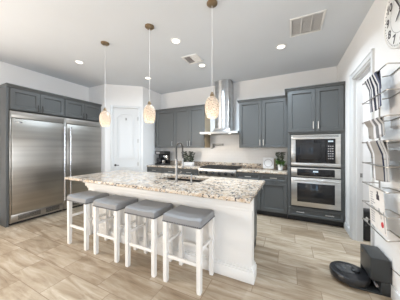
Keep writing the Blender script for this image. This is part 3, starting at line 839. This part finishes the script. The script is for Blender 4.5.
pp = thing('potted_plant', 'bushy green plant in small white pot beside oven cabinet', 'plant', (-.190, 4.37, CT))
MB().lathe([(.038, 0), (.045, .005), (.058, .11), (.058, .118), (.052, .118), (.050, .105), (.02, .10)], (0, 0, 0), 20).build('pot', 'white', pp)
b = MB(); leaves(b, 190, (0, 0, .10), (.08, .08, .10), .045, seed=5); b.build('foliage', 'leaf', pp, norm=False)
b = MB(); leaves(b, 200, (0, 0, .18), (.075, .075, .20), .042, seed=6); b.build('flower_heads', 'leafd', pp, norm=False)
b = MB()
for k in range(7): 
    a = k*.9; b.tube([(.01*math.cos(a), .01*math.sin(a), .10), (.05*math.cos(a), .05*math.sin(a), .30)], .003, 5)
b.build('stem', 'leaf', pp)

dt = thing('decorative_tile', 'white square tile with grey ring on right counter near plant', 'decoration', (-.445, 4.44, CT))
MB().box(-.115, .115, -.012, .012, .012, .262, .004).build('panel', 'lgrey', dt)
b = MB(); n = 32; rr = []
for r, y in ((.092, -.0122), (.092, -.016), (.078, -.016), (.078, -.0122)):
    rr.append([b.bm.verts.new((r*math.cos(2*PI*k/n), y, .137+r*math.sin(2*PI*k/n))) for k in range(n)])
for A, B in zip(rr, rr[1:]):
    for k in range(n): b.bm.faces.new((A[k], A[(k+1) % n], B[(k+1) % n], B[k]))
b.build('ring', 'inkg', dt)
MB().box(-.06, .06, -.04, .06, 0, .0118, .003).build('stand', 'tan_flat', dt)
cbd = MB().box(-.05, .05, -.009, .009, 0, .24, .008, 3)
tag(cbd.build('cutting_board', 'tan_flat', None, (-.34, 4.52, CT)), 'small wooden board standing behind square white tile', 'cutting board')

# ------------------------------------------------------------------ right wall: clock, rack, towels, papers
ck = thing('wall_clock', 'large round white wall clock with black numerals', 'clock', (XR, 2.125, 2.578))
b = MB(); b.lathe([(.312, -.001), (.318, -.012), (.314, -.028), (.306, -.031), (.300, -.022), (.02, -.020)], (0, 0, 0), 56, 0); b.build('face', 'white', ck)
b = MB()
for k in range(60):
    a = 2*PI*k/60; r0, r1 = (.281, .296); hw = .004
    ca, sa = math.cos(a), math.sin(a)
    b.quad((-.0228, r0*ca-hw*sa, r0*sa+hw*ca), (-.0228, r1*ca-hw*sa, r1*sa+hw*ca), (-.0228, r1*ca+hw*sa, r1*sa-hw*ca), (-.0228, r0*ca+hw*sa, r0*sa-hw*ca))
n = 64
for r in (.185,):
    for k in range(n):
        a, c_ = 2*PI*k/n, 2*PI*(k+1)/n
        b.quad((-.0226, r*math.cos(a), r*math.sin(a)), (-.0226, (r+.003)*math.cos(a), (r+.003)*math.sin(a)), (-.0226, (r+.003)*math.cos(c_), (r+.003)*math.sin(c_)), (-.0226, r*math.cos(c_), r*math.sin(c_)))
b.build('minute_track', 'ink', ck, smooth=False)
for h in range(1, 13):
    cv = bpy.data.curves.new('num', 'FONT'); cv.body = str(h); cv.size = .104; cv.align_x = 'CENTER'; cv.align_y = 'CENTER'; cv.extrude = .001; cv.offset = .0012
    to = bpy.data.objects.new('num', cv); COL.objects.link(to)
    dg = bpy.context.evaluated_depsgraph_get(); me = bpy.data.meshes.new_from_object(to.evaluated_get(dg))
    a = PI/2 - 2*PI*h/12        # seen from the room the viewer's right is -Y
    ry, rz = -.24*math.cos(a), .24*math.sin(a)
    me.transform(Matrix(((0, 0, -1, -.0235), (-1, 0, 0, ry), (0, 1, 0, rz), (0, 0, 0, 1))))
    nb = MB(); nb.bm.from_mesh(me); nb.build('numeral', 'ink', ck, smooth=False); bpy.data.objects.remove(to); bpy.data.curves.remove(cv); bpy.data.meshes.remove(me)
for nm, ang, L_, hw in (('hour_hand', 7.7, .11, .008), ('minute_hand', 10.9, .19, .006)):
    a = PI/2 - 2*PI*ang/12; dy, dz = -math.cos(a), math.sin(a); x = -.026 if nm == 'hour_hand' else -.029
    b = MB(); pts = [(-.03*dy, -.03*dz)]; 
    q = lambda s, t_: (x, dy*s - dz*t_, dz*s + dy*t_)
    vs = [q(-.03, -hw), q(-.03, hw), q(L_*.8, hw), q(L_, 0), q(L_*.8, -hw)]
    f0 = [b.bm.verts.new(p) for p in vs]; f1 = [b.bm.verts.new((p[0]-.002, p[1], p[2])) for p in vs]
    b.bm.faces.new(f0); b.bm.faces.new(f1[::-1])
    for i in range(5): b.bm.faces.new((f0[i], f0[(i+1) % 5], f1[(i+1) % 5], f1[i]))
    b.build(nm, 'ink', ck)
MB().lathe([(.012, -.020), (.012, -.034), (.004, -.036)], (0, 0, 0), 12, 0).build('hub', 'ink', ck)

RX = .72                                     # plane of the rack's front bars
tiers = [2.10, 1.885, 1.67, 1.458, 1.24, 1.027, .82, .625]
rk = thing('wall_rack', 'eight tier wire wall rack holding towels and papers', 'wall rack', (XR, 2.3, .55))
def RL(p): return (p[0]-XR, p[1]-2.3, p[2]-.55)
for z in tiers:
    pts = [(XR-.006, 2.60, z), (RX+.01, 2.606, z), (RX, 2.60, z), (RX, 2.30, z), (RX, 2.06, z), (RX+.008, 2.05, z), (XR-.02, 2.11, z+.005), (XR-.008, 2.13, z), (XR-.008, 2.36, z-.01), (XR-.014, 2.37, z-.01), (XR-.06, 2.375, z-.012)]
    h = MB().tube([RL(p) for p in pts], .0052, 8).build('hoop', 'rackm', rk)
    b = MB(); b.ball(RL((RX, 2.607, z)), .0095, 8, 6); b.build('end_cap', 'rackm', h)
MB().box(-.012, -.001, 2.60-2.3-.006, 2.60-2.3+.006, tiers[-1]-.60, tiers[0]-.50, .002).build('upright', 'rackm', rk)

def towel(name, label, y_far, y_near, ztop, zbot, skew, m, cat='towel', fold=.016):
    """a towel folded over a front bar: short rear flap, front flap that slips behind the next bar"""
    b = MB(); nx, nz = 18, 26; path = []
    x0 = RX
    # profile in x,z: rear flap bottom -> over bar -> front flap
    for k in range(8): path.append((x0+.020, ztop-.16+.16*k/8))
    for k in range(7): a = PI*k/6; path.append((x0+.005+.015*math.cos(a)-.000, ztop+.008*math.sin(a)+.002))
    H = ztop-zbot
    for k in range(1, nz+1):
        t = k/nz; path.append((x0-.010+.028*min(1, t*3), ztop-H*t))
    uvl = []; V = {}
    for i in range(nx+1):
        s = i/nx
        for j, (x, z) in enumerate(path):
            drop = max(0, ztop-z); front = j >= 15
            y = y_far+(y_near-y_far)*s + (skew*drop/H if H else 0)
            wv = fold*.35*math.sin(s*9+drop*7)*min(1, drop/.1)
            zz = z - (.018*math.sin(s*3.0+.5)*(drop/H) if front else 0)
            V[i, j] = b.bm.verts.new((x+wv*(1 if front else .3), y, zz))
    uv = b.bm.loops.layers.uv.new('uv')
    for i in range(nx):
        for j in range(len(path)-1):
            f = b.bm.faces.new((V[i, j], V[i+1, j], V[i+1, j+1], V[i, j+1]))
            for lp, (a, c_) in zip(f.loops, ((i, j), (i+1, j), (i+1, j+1), (i, j+1))): lp[uv].uv = (a/nx, c_/len(path))
    base = Vector((x0, (y_far+y_near)/2, zbot))
    for v in b.bm.verts: v.co -= base
    o = b.build(name, m, None, base, norm=False)
    sm = o.modifiers.new('thick', 'SOLIDIFY'); sm.thickness = .004; sm.offset = 0
    return tag(o, label, cat, 'towels on the wall rack')
navy, wht, gry, bei, lg = (.035, .040, .065), (.70, .69, .70), (.19, .19, .20), (.33, .305, .28), (.48, .47, .46)
M['tw1'] = stripes('navy_stripe_cloth', wht, [(0, lg), (.06, navy), (.14, wht), (.24, navy), (.36, wht), (.46, navy), (.58, wht), (.68, navy), (.78, wht), (.86, (.12, .13, .19))])
M['tw2'] = stripes('grey_white_cloth', gry, [(0, bei), (.44, wht), (.56, gry), (.70, wht), (.82, gry), (.92, lg)])
M['tw3'] = stripes('beige_cloth', bei, [(0, gry), (.06, bei), (.14, wht), (.28, bei), (.66, navy), (.74, lg), (.86, gry), (.90, lg)])
towel('hand_towel', 'navy and white striped towel on the top tier of wall rack', 2.53, 2.24, 2.10, 1.775, -.05, 'tw1')
towel('hand_towel', 'grey towel with two white stripes in middle of wall rack', 2.54, 2.17, 1.67, 1.505, -.03, 'tw2')
towel('hand_towel', 'beige towel with navy edge stripe below grey towel on rack', 2.48, 2.10, 1.458, 1.115, -.07, 'tw3')

def sheet(name, label, y0, y1, z0, z1, x, skew, m, marks, cat):
    """a thin bundle of paper standing in the rack; marks: (s0, s1, t0, t1, material)"""
    def P(s, t, xx): return (xx, y0+(y1-y0)*s+skew*(1-t), z0+(z1-z0)*t)
    base = Vector((x, (y0+y1)/2, z0))
    def B(s0, s1, t0, t1, xa, xb):
        b = MB(); vs = []
        for xx in (xa, xb): vs.append([b.bm.verts.new(Vector(P(s, t, xx))-base) for s, t in ((s0, t0), (s1, t0), (s1, t1), (s0, t1))])
        b.bm.faces.new(vs[0]); b.bm.faces.new(vs[1][::-1])
        for i in range(4): b.bm.faces.new((vs[0][i], vs[0][(i+1) % 4], vs[1][(i+1) % 4], vs[1][i]))
        return b
    o = thing(name, label, cat, base)
    B(0, 1, 0, 1, x, x+.006).build('cover', m, o)
    for s0, s1, t0, t1, mm in marks:
        if mm == 'red':
            b = MB(); cy_, cz_ = P((s0+s1)/2, (t0+t1)/2, 0)[1:]; b.lathe([(.026, -.0012), (.026, 0)], (x-base.x, cy_-base.y, cz_-base.z), 16, 0); b.build('red_circle', 'red', o)
        else: B(s0, s1, t0, t1, x-.0012, x).build('printed_patch', mm, o)
    return o
random.seed(11)
mk = [(.25+.5*random.random()*0, .25+random.uniform(.3, .65), .1+.06*k, .125+.06*k, 'inkg') for k in range(13)]
sheet('newspaper', 'folded newspaper with fine grey print near doorway on rack', 2.52, 2.36, .64, 1.02, RX+.022, -.05, 'paper', mk, 'newspaper')
sheet('magazine', 'white magazine with red circle on its cover, low on rack', 2.37, 2.19, .64, 1.03, RX+.018, -.08, 'paper',
      [(.2, .55, .70, .82, 'ink'), (.30, .45, .82, .90, 'ink'), (.50, .85, .12, .26, 'red'), (.35, .5, .38, .52, 'inkg'), (.55, .62, .3, .45, 'inkg'), (.9, .97, .05, .5, 'inkg')], 'magazine')

# black and white patterned bag standing on the floor past the doorway
bg = thing('storage_bag', 'black and white patterned bag on floor past the doorway', 'bag', (1.10, 3.66, 0))
b = MB(); b.box(-.10, .12, -.08, .08, .001, .46, .02, 3); b.build('body', 'blackm', bg)
b = MB(); random.seed(5)
for k in range(9):
    x = -.08+random.random()*.16; z = .04+k*.043; b.prism_axis([(x-.015, z), (x+.02, z-.01), (x+.025, z+.05), (x+.005, z+.07), (x-.02, z+.03)], -.0835, -.0802, 1)
b.build('pattern', 'white', bg)
lm = bpy.data.lights.new('laundry_lamp', 'AREA'); lm.shape = 'DISK'; lm.size = .3; lm.energy = 50; lm.color = (.92, .96, 1)
lo = bpy.data.objects.new('laundry_lamp', lm); lo.location = (1.7, 3.2, CH-.02); COL.objects.link(lo)

# ------------------------------------------------------------------ robot vacuum and dock
dk = thing('vacuum_dock', 'black charging tower of robot vacuum against right wall', 'vacuum dock', (.775, 2.475, 0))
b = MB(); dx0, dx1, dy0, dy1 = -.075, .072, -.15, .15
b.box(dx0, dx1, dy0, dy1, .125, .34, .008, 3); b.box(.0, dx1, dy0, dy1, .018, .1252, .004); b.box(dx0, .0, dy1-.03, dy1, .018, .1252, .004)
b.build('tower', 'dock', dk)
MB().box(-.24, dx1, dy0, dy1, 0, .018, .006).build('base_plate', 'dock', dk)
b = MB(); b.tube([(-.012, -.10, .05), (-.012, .10, .05)], .012, 8); b.build('brush_roller', 'inkg', dk)
b = MB(); b.box(dx0-.002, dx0+.001, .07, .10, .285, .295); b.build('badge', 'bronze', dk)
MB().tube([(dx1-.01, -.148, .285), (dx1-.01, -.19, .29), (dx1-.004, -.26, .30), (dx1+.002, -.40, .31)], .003, 6).build('power_cord', 'blackm', dk)
rb = thing('robot_vacuum', 'round black robot vacuum parked on its dock base', 'robot vacuum', (.565, 2.47, .0182))
MB().lathe([(.155, .010), (.168, .014), (.172, .03), (.172, .062), (.166, .072), (.155, .076), (.02, .078)], (0, 0, 0), 48).build('body', 'robot', rb)
MB().lathe([(.088, .077), (.090, .080), (.082, .083), (.02, .084)], (-.02, .02, 0), 32).build('lid', 'lid', rb)
MB().lathe([(.040, .0835), (.040, .096), (.034, .100), (.01, .101)], (.055, 0, 0), 24).build('sensor_turret', 'robot', rb)
for s in (-1, 1): MB().cyl((0-.012, s*.11, .03), (.012, s*.11, .03), .030, n=14).build('wheel', 'blackm', rb)
b = MB(); b.lathe([(.008, .085), (.008, .0865)], (-.06, .03, 0), 12); b.lathe([(.008, .085), (.008, .0865)], (-.035, -.0, 0), 12); b.build('button', 'chrome', rb)
